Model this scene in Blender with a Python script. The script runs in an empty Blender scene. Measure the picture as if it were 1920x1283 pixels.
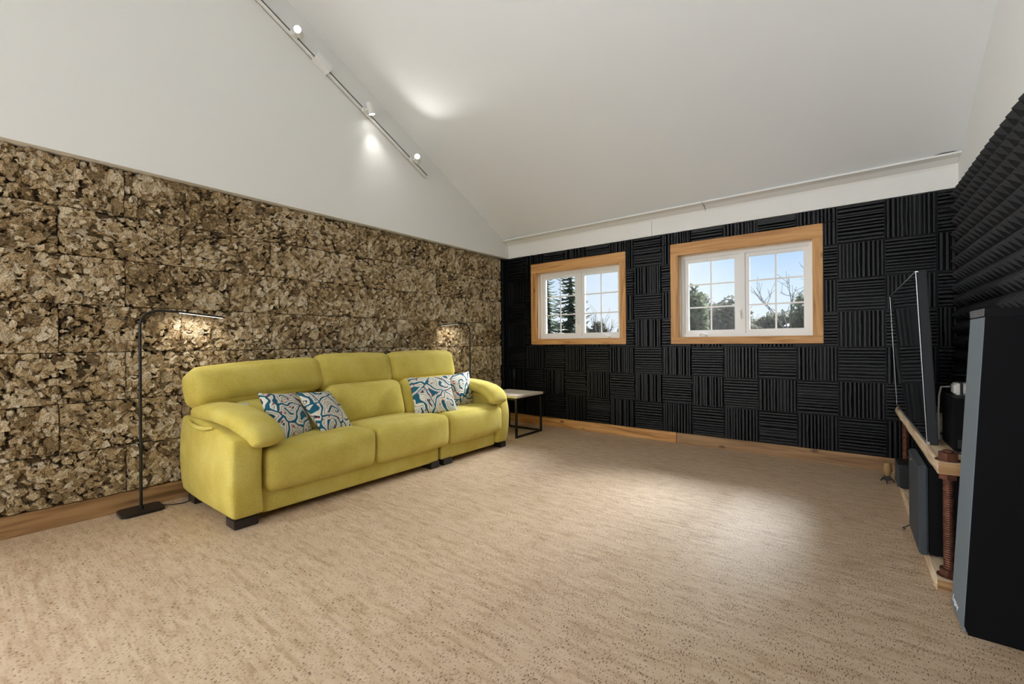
import bpy, bmesh, math, random
import numpy as np
from mathutils import Matrix, Vector, noise

random.seed(7)
rng = np.random.default_rng(11)
scene = bpy.context.scene
COL = scene.collection
PI = math.pi

# ------------------------------------------------------------------ camera
cam_d = bpy.data.cameras.new('camera')
cam_d.sensor_width = 36.0
cam_d.lens = 15.098
cam_d.clip_start = 0.02
cam_d.clip_end = 300
cam = bpy.data.objects.new('camera', cam_d)
COL.objects.link(cam)
_yaw, _pit, _rol = 0.6602, 0.0013, -0.0078
_f = Vector((-math.sin(_yaw), math.cos(_yaw), 0)); _r = Vector((math.cos(_yaw), math.sin(_yaw), 0)); _u = Vector((0, 0, 1))
_f2 = _f * math.cos(_pit) + _u * math.sin(_pit); _u2 = _u * math.cos(_pit) - _f * math.sin(_pit)
_r3 = _r * math.cos(_rol) + _u2 * math.sin(_rol); _u3 = _u2 * math.cos(_rol) - _r * math.sin(_rol)
_m = Matrix((_r3, _u3, -_f2)).transposed().to_4x4()
_m.translation = Vector((3.7051, -4.6501, 1.07))
cam.matrix_world = _m
scene.camera = cam

# ------------------------------------------------------------------ world sky
world = bpy.data.worlds.new('sky')
scene.world = world
world.use_nodes = True
wn = world.node_tree; wn.nodes.clear()
w_out = wn.nodes.new('ShaderNodeOutputWorld'); w_bg = wn.nodes.new('ShaderNodeBackground')
w_tc = wn.nodes.new('ShaderNodeTexCoord'); w_sep = wn.nodes.new('ShaderNodeSeparateXYZ')
w_ramp = wn.nodes.new('ShaderNodeValToRGB')
w_ramp.color_ramp.elements[0].position = 0.0; w_ramp.color_ramp.elements[0].color = (0.86, 0.90, 0.95, 1)
w_ramp.color_ramp.elements[1].position = 0.6; w_ramp.color_ramp.elements[1].color = (0.16, 0.38, 0.85, 1)
e = w_ramp.color_ramp.elements.new(0.10); e.color = (0.68, 0.82, 0.97, 1)
e = w_ramp.color_ramp.elements.new(0.24); e.color = (0.27, 0.50, 0.92, 1)
w_noise = wn.nodes.new('ShaderNodeTexNoise'); w_noise.inputs['Scale'].default_value = 3.0; w_noise.inputs['Detail'].default_value = 5
w_cr = wn.nodes.new('ShaderNodeValToRGB')
w_cr.color_ramp.elements[0].position = 0.46; w_cr.color_ramp.elements[0].color = (0, 0, 0, 1)
w_cr.color_ramp.elements[1].position = 0.75; w_cr.color_ramp.elements[1].color = (0.75, 0.75, 0.75, 1)
w_mix = wn.nodes.new('ShaderNodeMix'); w_mix.data_type = 'RGBA'
w_mix.inputs['B'].default_value = (0.86, 0.91, 0.97, 1)
L = wn.links.new
L(w_tc.outputs['Generated'], w_sep.inputs[0]); L(w_sep.outputs['Z'], w_ramp.inputs[0])
L(w_tc.outputs['Generated'], w_noise.inputs['Vector']); L(w_noise.outputs['Fac'], w_cr.inputs[0])
L(w_ramp.outputs[0], w_mix.inputs['A']); L(w_cr.outputs[0], w_mix.inputs['Factor'])
L(w_mix.outputs['Result'], w_bg.inputs['Color']); w_bg.inputs['Strength'].default_value = 1.0
L(w_bg.outputs[0], w_out.inputs[0])

# ------------------------------------------------------------------ hazy sun outside the two windows
sun_d = bpy.data.lights.new('hazy_sun', 'SUN'); sun_d.energy = 27; sun_d.angle = math.radians(36); sun_d.color = (.93, .965, 1.0)
sun = bpy.data.objects.new('hazy_sun', sun_d); COL.objects.link(sun); sun.location = (3, 8, 8)
sun.rotation_euler = Vector((-.30, -1, -.88)).to_track_quat('-Z', 'Y').to_euler()

# ------------------------------------------------------------------ added fill lights, set in added windows behind the camera
def area(name, loc, size, energy, direction, col=(1, 1, 1)):
    d = bpy.data.lights.new(name, 'AREA'); d.shape = 'RECTANGLE'; d.size, d.size_y = size
    d.energy = energy; d.color = col
    o = bpy.data.objects.new(name, d); COL.objects.link(o); o.location = loc
    o.rotation_euler = Vector(direction).to_track_quat('-Z', 'Y').to_euler()
    return o
area('daylight_side', (-.115, -6.9, 1.50), (1.5, 1.06), 200, (1, 0, 0.0), (.90, .95, 1.0))
area('daylight_rear', (3.72, -8.46, 1.7), (.80, 1.4), 34, (0, 1, 0.0), (.90, .95, 1.0))

# ------------------------------------------------------------------ exposure
vs = scene.view_settings
vs.view_transform = 'Standard'; vs.look = 'None'; vs.gamma = 1.0; vs.use_curve_mapping = False
vs.exposure = 0.16
scene.cycles.use_denoising = True
scene.cycles.max_bounces = 12
scene.cycles.diffuse_bounces = 6
scene.cycles.sample_clamp_indirect = 6.0

# ================================================================== helpers
def mesh_obj(name, verts, faces, mat=None, parent=None, smooth=False, merge=0.0):
    me = bpy.data.meshes.new(name)
    me.from_pydata([tuple(map(float, v)) for v in verts], [], [tuple(int(i) for i in f) for f in faces])
    if merge > 0:
        bm = bmesh.new(); bm.from_mesh(me); bmesh.ops.remove_doubles(bm, verts=bm.verts, dist=merge)
        bmesh.ops.recalc_face_normals(bm, faces=bm.faces); bm.to_mesh(me); bm.free()
    me.validate(); me.update()
    if smooth:
        me.polygons.foreach_set('use_smooth', [True] * len(me.polygons))
    if mat: me.materials.append(mat)
    return link(name, me, parent)

def link(name, me, parent=None):
    o = bpy.data.objects.new(name, me); COL.objects.link(o)
    if parent: o.parent = parent
    return o

def empty(name, loc=(0, 0, 0)):
    o = bpy.data.objects.new(name, None); COL.objects.link(o); o.location = loc
    o.empty_display_size = 0.1
    return o

def tag(o, label=None, cat=None, group=None, kind=None):
    if label: o['label'] = label
    if cat: o['category'] = cat
    if group: o['group'] = group
    if kind: o['kind'] = kind
    return o

class MB:
    """collects shapes that form ONE piece"""
    def __init__(s): s.v = []; s.f = []
    def add(s, v, f):
        n = len(s.v); s.v += [tuple(map(float, q)) for q in v]; s.f += [tuple(int(i) + n for i in q) for q in f]; return s
    def box(s, x0, x1, y0, y1, z0, z1, b=0.0):
        bm = bmesh.new(); bmesh.ops.create_cube(bm, size=1)
        for q in bm.verts:
            q.co = Vector(((x0 + x1) / 2 + q.co.x * (x1 - x0), (y0 + y1) / 2 + q.co.y * (y1 - y0), (z0 + z1) / 2 + q.co.z * (z1 - z0)))
        if b > 0:
            bmesh.ops.bevel(bm, geom=list(bm.edges), offset=b, segments=2, affect='EDGES')
        bm.verts.ensure_lookup_table(); bm.verts.index_update()
        s.add([q.co[:] for q in bm.verts], [[q.index for q in f.verts] for f in bm.faces]); bm.free(); return s
    def prism(s, poly, axis, a, b):
        """poly: list of 2D points in the other two axes (order kept x<y<z), extruded a..b"""
        n = len(poly)
        def P(p, t):
            q = list(p); q.insert(axis, t); return q
        s.add([P(p, a) for p in poly] + [P(p, b) for p in poly],
              [list(range(n)), list(range(2 * n - 1, n - 1, -1))] + [[i, (i + 1) % n, n + (i + 1) % n, n + i] for i in range(n)])
        return s
    def tube(s, pts, r, k=10, cap=True):
        pts = [Vector(p) for p in pts]; rs = r if isinstance(r, (list, tuple)) else [r] * len(pts)
        up = Vector((0, 0, 1)); rings = []
        t0 = (pts[1] - pts[0]).normalized()
        nrm = t0.cross(up) if abs(t0.z) < .95 else t0.cross(Vector((1, 0, 0)))
        nrm.normalize()
        for i, p in enumerate(pts):
            a = pts[max(i - 1, 0)]; b = pts[min(i + 1, len(pts) - 1)]; t = (b - a).normalized()
            nrm = (nrm - t * nrm.dot(t)).normalized(); bn = t.cross(nrm)
            rings.append([p + (nrm * math.cos(2 * PI * j / k) + bn * math.sin(2 * PI * j / k)) * rs[i] for j in range(k)])
        v = [q for ring in rings for q in ring]; f = []
        for i in range(len(pts) - 1):
            for j in range(k): f.append([i * k + j, i * k + (j + 1) % k, (i + 1) * k + (j + 1) % k, (i + 1) * k + j])
        if cap: f.append(list(range(k - 1, -1, -1))); f.append([(len(pts) - 1) * k + j for j in range(k)])
        return s.add(v, f)
    def build(s, name, mat, parent=None, smooth=False, loc=None):
        v = s.v
        if loc is not None: v = [(a - loc[0], b - loc[1], c - loc[2]) for a, b, c in v]
        o = mesh_obj(name, v, s.f, mat, parent, smooth)
        bm = bmesh.new(); bm.from_mesh(o.data); bmesh.ops.recalc_face_normals(bm, faces=bm.faces); bm.to_mesh(o.data); bm.free()
        if loc is not None: o.location = loc
        if smooth: o.data.set_sharp_from_angle(angle=math.radians(40))
        return o

def box(name, x0, x1, y0, y1, z0, z1, mat, parent=None, b=0.0, smooth=False):
    """a block with its origin at its centre (so that grain follows it)"""
    loc = ((x0 + x1) / 2, (y0 + y1) / 2, (z0 + z1) / 2)
    o = MB().box(x0, x1, y0, y1, z0, z1, b).build(name, mat, parent, smooth, loc)
    if parent is not None: o.location = Vector(loc) - parent.location
    return o

def soft(name, size, r, bulge, mat, parent, loc, rot=(0, 0, 0), n=14, fn=None, wrinkle=0.0, seed=0.0):
    """upholstered block: rounded box, puffed faces, small wrinkles"""
    h = np.array(size) / 2.0; r = min(r, float(h.min()) * .98); inner = h - r
    t = np.linspace(-1, 1, n); u = np.sin(t * PI / 2)
    V = []; F = []
    for ax in range(3):
        for sg in (-1, 1):
            base = len(V); a, b = [i for i in range(3) if i != ax]
            for i in range(n):
                for j in range(n):
                    p = np.zeros(3); p[ax] = sg; p[a] = u[i]; p[b] = u[j]
                    q = p * h; c = np.clip(q, -inner, inner); d = q - c; l = np.linalg.norm(d)
                    s_ = c + d / l * r if l > 1e-9 else c
                    s_ = np.array([s_[k] + bulge[k] * p[k] * (1 - p[(k + 1) % 3] ** 2) * (1 - p[(k + 2) % 3] ** 2) for k in range(3)])
                    V.append(s_)
            for i in range(n - 1):
                for j in range(n - 1):
                    q = [base + i * n + j, base + (i + 1) * n + j, base + (i + 1) * n + j + 1, base + i * n + j + 1]
                    F.append(q)
    if wrinkle > 0:
        for k, p in enumerate(V):
            w = noise.noise(Vector((p[0] * 5 + seed, p[1] * 5, p[2] * 5))) + .5 * noise.noise(Vector((p[0] * 12, p[1] * 12 + seed, p[2] * 12)))
            V[k] = p * (1 + wrinkle * w / max(np.linalg.norm(p), .05))
    if fn: V = [np.array(fn(*p)) for p in V]
    o = mesh_obj(name, V, F, mat, parent, True, merge=1e-4)
    o.location = loc; o.rotation_euler = rot
    return o

# ------------------------------------------------------------------ materials
def new_mat(name):
    m = bpy.data.materials.new(name); m.use_nodes = True
    return m, m.node_tree.nodes, m.node_tree.links, m.node_tree.nodes['Principled BSDF']

def plain(name, col, rough=0.6, metal=0.0, spec=0.5, bump=0.0, bscale=80.0, var=0.0, vscale=8.0):
    m, N, K, b = new_mat(name)
    b.inputs['Base Color'].default_value = (*col, 1); b.inputs['Roughness'].default_value = rough
    b.inputs['Metallic'].default_value = metal; b.inputs['Specular IOR Level'].default_value = spec
    tc = N.new('ShaderNodeTexCoord')
    if var > 0:
        nz = N.new('ShaderNodeTexNoise'); nz.inputs['Scale'].default_value = vscale; nz.inputs['Detail'].default_value = 6
        K.new(tc.outputs['Object'], nz.inputs['Vector'])
        mp = N.new('ShaderNodeMapRange'); mp.inputs['From Min'].default_value = .3; mp.inputs['From Max'].default_value = .7
        mp.inputs['To Min'].default_value = 1 - var; mp.inputs['To Max'].default_value = 1 + var
        K.new(nz.outputs['Fac'], mp.inputs['Value'])
        mx = N.new('ShaderNodeVectorMath'); mx.operation = 'SCALE'; mx.inputs[0].default_value = col
        K.new(mp.outputs[0], mx.inputs['Scale']); K.new(mx.outputs[0], b.inputs['Base Color'])
    if bump > 0:
        nz2 = N.new('ShaderNodeTexNoise'); nz2.inputs['Scale'].default_value = bscale; nz2.inputs['Detail'].default_value = 3
        K.new(tc.outputs['Object'], nz2.inputs['Vector'])
        bp = N.new('ShaderNodeBump'); bp.inputs['Strength'].default_value = bump; bp.inputs['Distance'].default_value = .004
        K.new(nz2.outputs['Fac'], bp.inputs['Height']); K.new(bp.outputs[0], b.inputs['Normal'])
    return m

def emit(name, col, s):
    m, N, K, b = new_mat(name)
    b.inputs['Base Color'].default_value = (*col, 1); b.inputs['Emission Color'].default_value = (*col, 1); b.inputs['Emission Strength'].default_value = s
    return m

def ramp(N, pts):
    r = N.new('ShaderNodeValToRGB'); el = r.color_ramp.elements
    el[0].position = pts[0][0]; el[0].color = (*pts[0][1], 1); el[1].position = pts[-1][0]; el[1].color = (*pts[-1][1], 1)
    for p, c in pts[1:-1]:
        q = el.new(p); q.color = (*c, 1)
    return r

def wood(name, axis, dark, mid, light, rough=.5, scale=1.0, knots=True):
    """grain running along the given local axis"""
    m, N, K, b = new_mat(name)
    tc = N.new('ShaderNodeTexCoord'); mp = N.new('ShaderNodeMapping')
    info = N.new('ShaderNodeObjectInfo'); ad = N.new('ShaderNodeVectorMath'); ad.operation = 'ADD'
    sc = N.new('ShaderNodeVectorMath'); sc.operation = 'SCALE'; sc.inputs[0].default_value = (13.7, 7.1, 19.3)
    K.new(info.outputs['Random'], sc.inputs['Scale']); K.new(tc.outputs['Object'], ad.inputs[0]); K.new(sc.outputs[0], ad.inputs[1])
    s = [16 * scale] * 3; s[axis] = 1.1 * scale
    mp.inputs['Scale'].default_value = s; K.new(ad.outputs[0], mp.inputs['Vector'])
    n1 = N.new('ShaderNodeTexNoise'); n1.inputs['Scale'].default_value = 1.0; n1.inputs['Detail'].default_value = 7; n1.inputs['Distortion'].default_value = 1.6
    K.new(mp.outputs[0], n1.inputs['Vector'])
    r = ramp(N, [(.28, dark), (.45, mid), (.62, light), (.8, mid)]); K.new(n1.outputs['Fac'], r.inputs[0])
    col = r.outputs[0]
    if knots:
        mp2 = N.new('ShaderNodeMapping'); s2 = [7.0] * 3; s2[axis] = 3.0; mp2.inputs['Scale'].default_value = s2
        K.new(ad.outputs[0], mp2.inputs['Vector'])
        vo = N.new('ShaderNodeTexVoronoi'); vo.inputs['Scale'].default_value = 1.0; K.new(mp2.outputs[0], vo.inputs['Vector'])
        kr = ramp(N, [(.05, (.35, .3, .25)), (.13, (1, 1, 1))]); K.new(vo.outputs['Distance'], kr.inputs[0])
        mx = N.new('ShaderNodeMix'); mx.data_type = 'RGBA'; mx.blend_type = 'MULTIPLY'; mx.inputs['Factor'].default_value = 1
        K.new(col, mx.inputs['A']); K.new(kr.outputs[0], mx.inputs['B']); col = mx.outputs['Result']
    K.new(col, b.inputs['Base Color']); b.inputs['Roughness'].default_value = rough
    bp = N.new('ShaderNodeBump'); bp.inputs['Strength'].default_value = .15; bp.inputs['Distance'].default_value = .002
    K.new(n1.outputs['Fac'], bp.inputs['Height']); K.new(bp.outputs[0], b.inputs['Normal'])
    return m

M = {}
M['white_wall'] = plain('painted_white_drywall', (.80, .805, .785), .85, spec=.25, bump=.04, bscale=220)
M['ceiling'] = plain('painted_white_ceiling', (.815, .84, .855), .85, spec=.25, bump=.03, bscale=220)
M['white_trim'] = plain('white_trim_paint', (.80, .795, .77), .45)
M['foam'] = plain('black_acoustic_foam', (.0026, .0031, .0043), .42, spec=.38, bump=.15, bscale=260)
M['foam_pyr'] = plain('black_pyramid_foam', (.016, .0165, .019), .65, spec=.4, bump=.3, bscale=300)
M['black_wall'] = plain('black_backing', (.006, .006, .007), .8, spec=.2)
PINE = ((.30, .125, .03), (.52, .25, .072), (.66, .36, .13))
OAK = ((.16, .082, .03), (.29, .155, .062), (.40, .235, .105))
for i, ax in enumerate('xyz'):
    M['pine_' + ax] = wood('golden_pine_' + ax, i, *PINE)
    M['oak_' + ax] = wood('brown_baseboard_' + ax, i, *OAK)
    M['raw_' + ax] = wood('raw_pale_pine_' + ax, i, (.60, .43, .27), (.74, .56, .38), (.80, .66, .50), .5, 1.0, False)  # pale pine, lightened in place of skylight on the jambs
    M['bleached_' + ax] = wood('bleached_wood_' + ax, i, (.50, .41, .30), (.66, .57, .45), (.74, .67, .57), .5, 1.2, False)
    M['slab_' + ax] = wood('pale_slab_wood_' + ax, i, (.30, .19, .10), (.55, .40, .25), (.70, .56, .40), .6, 1.3)
M['vinyl'] = plain('white_vinyl', (.84, .84, .83), .35)
M['black_metal'] = plain('black_powder_coat', (.008, .008, .009), .4)
M['rust'] = plain('rusty_steel', (.13, .05, .028), .55, metal=.55, bump=.4, bscale=90, var=.5, vscale=30)
M['black_plastic'] = plain('black_plastic', (.012, .013, .015), .38)
M['speaker_body'] = plain('satin_black_cabinet', (.004, .0042, .005), .55, spec=.1)
M['grille'] = plain('grey_black_grille_cloth', (.155, .19, .22), .75, bump=.4, bscale=500)
M['sub_grille'] = plain('dark_grille_cloth', (.035, .043, .052), .65, bump=.3, bscale=500)
M['gloss_top'] = plain('polished_silver_top', (.55, .56, .58), .14, metal=.85)  # bright metal standing for a reflection on the tower's black top
M['gloss_black'] = plain('polished_black', (.008, .008, .009), .12)
M['screen'] = plain('glossy_black_screen', (.004, .006, .009), .06, spec=.5)
M['silver'] = plain('silver_edge', (.55, .56, .58), .3, metal=.8)
M['tv_side'] = plain('dark_grey_tv_casing', (.016, .0175, .021), .6, spec=.3)
M['pale_plastic'] = plain('pale_grey_plastic', (.58, .57, .52), .4)
M['paper'] = plain('white_paper', (.8, .8, .78), .8)
M['lining'] = plain('off_white_lining', (.62, .60, .50), .9)
M['foot'] = plain('dark_wenge_foot', (.018, .013, .011), .4)
M['chrome'] = plain('chrome', (.7, .7, .7), .2, metal=1.0)
M['led'] = emit('lamp_led', (1.0, .95, .86), 1.3)
M['spot_lens'] = emit('spot_lens', (1.0, .97, .92), 30.0)
M['bark'] = plain('grey_tree_bark', (.10, .085, .07), .9)
M['lawn'] = plain('lawn', (.05, .065, .03), .95, var=.4, vscale=.6)
M['shed'] = plain('tan_shed_wall', (.20, .17, .125), .8)
M['shed_roof'] = plain('grey_shed_roof', (.14, .14, .14), .8)

def foliage(name, col):
    m, N, K, b = new_mat(name)
    N.remove(b); out = N['Material Output']
    tc = N.new('ShaderNodeTexCoord'); nz = N.new('ShaderNodeTexNoise'); nz.inputs['Scale'].default_value = 2.5; nz.inputs['Detail'].default_value = 6
    K.new(tc.outputs['Object'], nz.inputs['Vector'])
    r = ramp(N, [(.3, tuple(c * .6 for c in col)), (.7, tuple(min(1, c * 1.35) for c in col))]); K.new(nz.outputs['Fac'], r.inputs[0])
    d = N.new('ShaderNodeBsdfDiffuse'); t = N.new('ShaderNodeBsdfTranslucent'); mx = N.new('ShaderNodeMixShader'); mx.inputs[0].default_value = .35
    K.new(r.outputs[0], d.inputs['Color']); K.new(r.outputs[0], t.inputs['Color']); K.new(d.outputs[0], mx.inputs[1]); K.new(t.outputs[0], mx.inputs[2]); K.new(mx.outputs[0], out.inputs['Surface'])
    return m
M['needles'] = foliage('grey_green_needle_sprays', (.13, .15, .105))
M['leaves'] = foliage('olive_green_leaves', (.15, .165, .105))
M['leaves_grey'] = foliage('grey_olive_leaves', (.16, .155, .12))
m, N, K, b = new_mat('window_glass')
M['glass'] = m
N.remove(b); out = N['Material Output']
tr = N.new('ShaderNodeBsdfTransparent'); tr.inputs['Color'].default_value = (.97, .98, .98, 1)
gl = N.new('ShaderNodeBsdfGlossy'); gl.inputs['Roughness'].default_value = .02
ms = N.new('ShaderNodeMixShader'); fr = N.new('ShaderNodeFresnel'); fr.inputs['IOR'].default_value = 1.35
K.new(fr.outputs[0], ms.inputs[0]); K.new(tr.outputs[0], ms.inputs[1]); K.new(gl.outputs[0], ms.inputs[2]); K.new(ms.outputs[0], out.inputs['Surface'])

# sofa fabric
m, N, K, b = new_mat('chartreuse_chenille'); M['fabric'] = m
tc = N.new('ShaderNodeTexCoord')
n1 = N.new('ShaderNodeTexNoise'); n1.inputs['Scale'].default_value = 6; n1.inputs['Detail'].default_value = 5; K.new(tc.outputs['Object'], n1.inputs['Vector'])
mpz = N.new('ShaderNodeMapping'); mpz.inputs['Scale'].default_value = (330, 330, 160); K.new(tc.outputs['Object'], mpz.inputs['Vector'])
n2 = N.new('ShaderNodeTexNoise'); n2.inputs['Scale'].default_value = 1; n2.inputs['Detail'].default_value = 3; K.new(mpz.outputs[0], n2.inputs['Vector'])
r1 = ramp(N, [(.3, (.53, .415, .075)), (.5, (.60, .485, .105)), (.7, (.65, .545, .145))]); K.new(n1.outputs['Fac'], r1.inputs[0])
r2 = ramp(N, [(.3, (.82, .82, .82)), (.7, (1.2, 1.2, 1.2))]); K.new(n2.outputs['Fac'], r2.inputs[0])
mx = N.new('ShaderNodeMix'); mx.data_type = 'RGBA'; mx.blend_type = 'MULTIPLY'; mx.inputs['Factor'].default_value = 1
K.new(r1.outputs[0], mx.inputs['A']); K.new(r2.outputs[0], mx.inputs['B']); K.new(mx.outputs['Result'], b.inputs['Base Color'])
b.inputs['Roughness'].default_value = .9; b.inputs['Specular IOR Level'].default_value = .2
b.inputs['Sheen Weight'].default_value = .25; b.inputs['Sheen Roughness'].default_value = .5; b.inputs['Sheen Tint'].default_value = (.9, .85, .4, 1)
bp = N.new('ShaderNodeBump'); bp.inputs['Strength'].default_value = .5; bp.inputs['Distance'].default_value = .003
K.new(n2.outputs['Fac'], bp.inputs['Height']); K.new(bp.outputs[0], b.inputs['Normal'])

# paisley print: whorled cells, scalloped dark outlines, red dots
m, N, K, b = new_mat('paisley_print'); M['paisley'] = m
tc = N.new('ShaderNodeTexCoord'); info = N.new('ShaderNodeObjectInfo')
off = N.new('ShaderNodeVectorMath'); off.operation = 'SCALE'; off.inputs[0].default_value = (9.1, 0, 5.3); K.new(info.outputs['Random'], off.inputs['Scale'])
flat = N.new('ShaderNodeMapping'); flat.inputs['Scale'].default_value = (1, .25, 1); K.new(tc.outputs['Object'], flat.inputs['Vector'])
ad = N.new('ShaderNodeVectorMath'); ad.operation = 'ADD'; K.new(flat.outputs[0], ad.inputs[0]); K.new(off.outputs[0], ad.inputs[1])
wz = N.new('ShaderNodeTexNoise'); wz.inputs['Scale'].default_value = 7; wz.inputs['Detail'].default_value = 2; K.new(ad.outputs[0], wz.inputs['Vector'])
wsc = N.new('ShaderNodeVectorMath'); wsc.operation = 'SCALE'; wsc.inputs['Scale'].default_value = .11; K.new(wz.outputs['Color'], wsc.inputs[0])
wa = N.new('ShaderNodeVectorMath'); wa.operation = 'ADD'; K.new(ad.outputs[0], wa.inputs[0]); K.new(wsc.outputs[0], wa.inputs[1])
v1 = N.new('ShaderNodeTexVoronoi'); v1.inputs['Scale'].default_value = 6; K.new(wa.outputs[0], v1.inputs['Vector'])
ve = N.new('ShaderNodeTexVoronoi'); ve.feature = 'DISTANCE_TO_EDGE'; ve.inputs['Scale'].default_value = 6; K.new(wa.outputs[0], ve.inputs['Vector'])
scv = N.new('ShaderNodeVectorMath'); scv.operation = 'SCALE'; scv.inputs['Scale'].default_value = 1.0; K.new(wa.outputs[0], scv.inputs[0])
df = N.new('ShaderNodeVectorMath'); df.operation = 'SUBTRACT'; K.new(scv.outputs[0], df.inputs[0]); K.new(v1.outputs['Position'], df.inputs[1])
sp = N.new('ShaderNodeSeparateXYZ'); K.new(df.outputs[0], sp.inputs[0])
at = N.new('ShaderNodeMath'); at.operation = 'ARCTAN2'; K.new(sp.outputs['X'], at.inputs[0]); K.new(sp.outputs['Z'], at.inputs[1])
lg = N.new('ShaderNodeMath'); lg.operation = 'MULTIPLY'; lg.inputs[1].default_value = 17.0; K.new(v1.outputs['Distance'], lg.inputs[0])
sm = N.new('ShaderNodeMath'); sm.operation = 'ADD'; K.new(lg.outputs[0], sm.inputs[0]); K.new(at.outputs[0], sm.inputs[1])
sn = N.new('ShaderNodeMath'); sn.operation = 'SINE'; K.new(sm.outputs[0], sn.inputs[0])
# whorl tones: teal / cream / pale blue
rc = ramp(N, [(.0, (.012, .10, .17)), (.10, (.015, .13, .20)), (.13, (.01, .01, .02)), (.17, (.72, .66, .52)), (.62, (.82, .80, .74)), (.66, (.02, .02, .03)), (.70, (.34, .46, .47)), (1.0, (.70, .62, .46))])
for q in rc.color_ramp.elements: pass
rc.color_ramp.interpolation = 'LINEAR'
nm = N.new('ShaderNodeMapRange'); nm.inputs['From Min'].default_value = -1; nm.inputs['From Max'].default_value = 1; K.new(sn.outputs[0], nm.inputs['Value'])
K.new(nm.outputs[0], rc.inputs[0])
# ground near the cell edges: cream scallop rim, then teal ground
re_ = ramp(N, [(.0, (1, 1, 1)), (.035, (1, 1, 1)), (.04, (0, 0, 0)), (1, (0, 0, 0))]); K.new(ve.outputs['Distance'], re_.inputs[0])
mg = N.new('ShaderNodeMix'); mg.data_type = 'RGBA'; mg.inputs['B'].default_value = (.012, .12, .19, 1)
vsc = N.new('ShaderNodeSeparateColor'); K.new(v1.outputs['Color'], vsc.inputs[0])
cg = N.new('ShaderNodeMath'); cg.operation = 'GREATER_THAN'; cg.inputs[1].default_value = .74; K.new(vsc.outputs[1], cg.inputs[0])
cm = N.new('ShaderNodeMath'); cm.operation = 'MAXIMUM'; K.new(cg.outputs[0], cm.inputs[0]); K.new(re_.outputs[0], cm.inputs[1])
K.new(cm.outputs[0], mg.inputs['Factor']); K.new(rc.outputs[0], mg.inputs['A'])
rr = ramp(N, [(.035, (0, 0, 0)), (.04, (1, 1, 1)), (.15, (1, 1, 1)), (.16, (0, 0, 0))]); K.new(ve.outputs['Distance'], rr.inputs[0])
mr = N.new('ShaderNodeMix'); mr.data_type = 'RGBA'; mr.inputs['B'].default_value = (.80, .76, .66, 1); K.new(rr.outputs[0], mr.inputs['Factor']); K.new(mg.outputs['Result'], mr.inputs['A'])
# dashed navy stitching in the rim
rl = ramp(N, [(.09, (0, 0, 0)), (.094, (1, 1, 1)), (.104, (1, 1, 1)), (.108, (0, 0, 0))]); K.new(ve.outputs['Distance'], rl.inputs[0])
ml = N.new('ShaderNodeMix'); ml.data_type = 'RGBA'; ml.inputs['B'].default_value = (.01, .012, .03, 1); K.new(rl.outputs[0], ml.inputs['Factor']); K.new(mr.outputs['Result'], ml.inputs['A'])
vd = N.new('ShaderNodeTexVoronoi'); vd.inputs['Scale'].default_value = 30; K.new(wa.outputs[0], vd.inputs['Vector'])
rd = ramp(N, [(.20, (1, 1, 1)), (.24, (0, 0, 0))]); K.new(vd.outputs['Distance'], rd.inputs[0])
vs2 = N.new('ShaderNodeSeparateColor'); K.new(vd.outputs['Color'], vs2.inputs[0])
gt = N.new('ShaderNodeMath'); gt.operation = 'GREATER_THAN'; gt.inputs[1].default_value = .5; K.new(vs2.outputs[0], gt.inputs[0])
mu = N.new('ShaderNodeMath'); mu.operation = 'MULTIPLY'; K.new(gt.outputs[0], mu.inputs[0]); K.new(rd.outputs[0], mu.inputs[1])
md = N.new('ShaderNodeMix'); md.data_type = 'RGBA'; md.inputs['B'].default_value = (.42, .022, .035, 1); K.new(mu.outputs[0], md.inputs['Factor']); K.new(ml.outputs['Result'], md.inputs['A'])
K.new(md.outputs['Result'], b.inputs['Base Color']); b.inputs['Roughness'].default_value = .8; b.inputs['Specular IOR Level'].default_value = .25

# cork bark
m, N, K, b = new_mat('cork_bark'); M['cork'] = m
at_ = N.new('ShaderNodeAttribute'); at_.attribute_name = 'tone'
tc = N.new('ShaderNodeTexCoord'); info = N.new('ShaderNodeObjectInfo')
mp1 = N.new('ShaderNodeMapping'); mp1.inputs['Scale'].default_value = (90, 120, 210); K.new(tc.outputs['Object'], mp1.inputs['Vector'])
n1 = N.new('ShaderNodeTexNoise'); n1.inputs['Scale'].default_value = 1; n1.inputs['Detail'].default_value = 5; n1.inputs['Distortion'].default_value = 1.0; K.new(mp1.outputs[0], n1.inputs['Vector'])
a1 = N.new('ShaderNodeMath'); a1.operation = 'MULTIPLY_ADD'; a1.inputs[1].default_value = .75; K.new(n1.outputs['Fac'], a1.inputs[0]); K.new(at_.outputs['Fac'], a1.inputs[2])
nbg = N.new('ShaderNodeTexNoise'); nbg.inputs['Scale'].default_value = 45; nbg.inputs['Detail'].default_value = 4; K.new(tc.outputs['Object'], nbg.inputs['Vector'])
wrp = N.new('ShaderNodeVectorMath'); wrp.operation = 'SCALE'; wrp.inputs['Scale'].default_value = .02; K.new(nbg.outputs['Color'], wrp.inputs[0])
wad = N.new('ShaderNodeVectorMath'); wad.operation = 'ADD'; K.new(tc.outputs['Object'], wad.inputs[0]); K.new(wrp.outputs[0], wad.inputs[1])
vck = N.new('ShaderNodeTexVoronoi'); vck.feature = 'DISTANCE_TO_EDGE'; vck.inputs['Scale'].default_value = 75; K.new(wad.outputs[0], vck.inputs['Vector'])
rck = ramp(N, [(.0, (.45, .42, .40)), (.09, (1, 1, 1))]); K.new(vck.outputs['Distance'], rck.inputs[0])
a2 = N.new('ShaderNodeMath'); a2.operation = 'MULTIPLY_ADD'; a2.inputs[1].default_value = .05; K.new(info.outputs['Random'], a2.inputs[0]); K.new(a1.outputs[0], a2.inputs[2])
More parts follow.
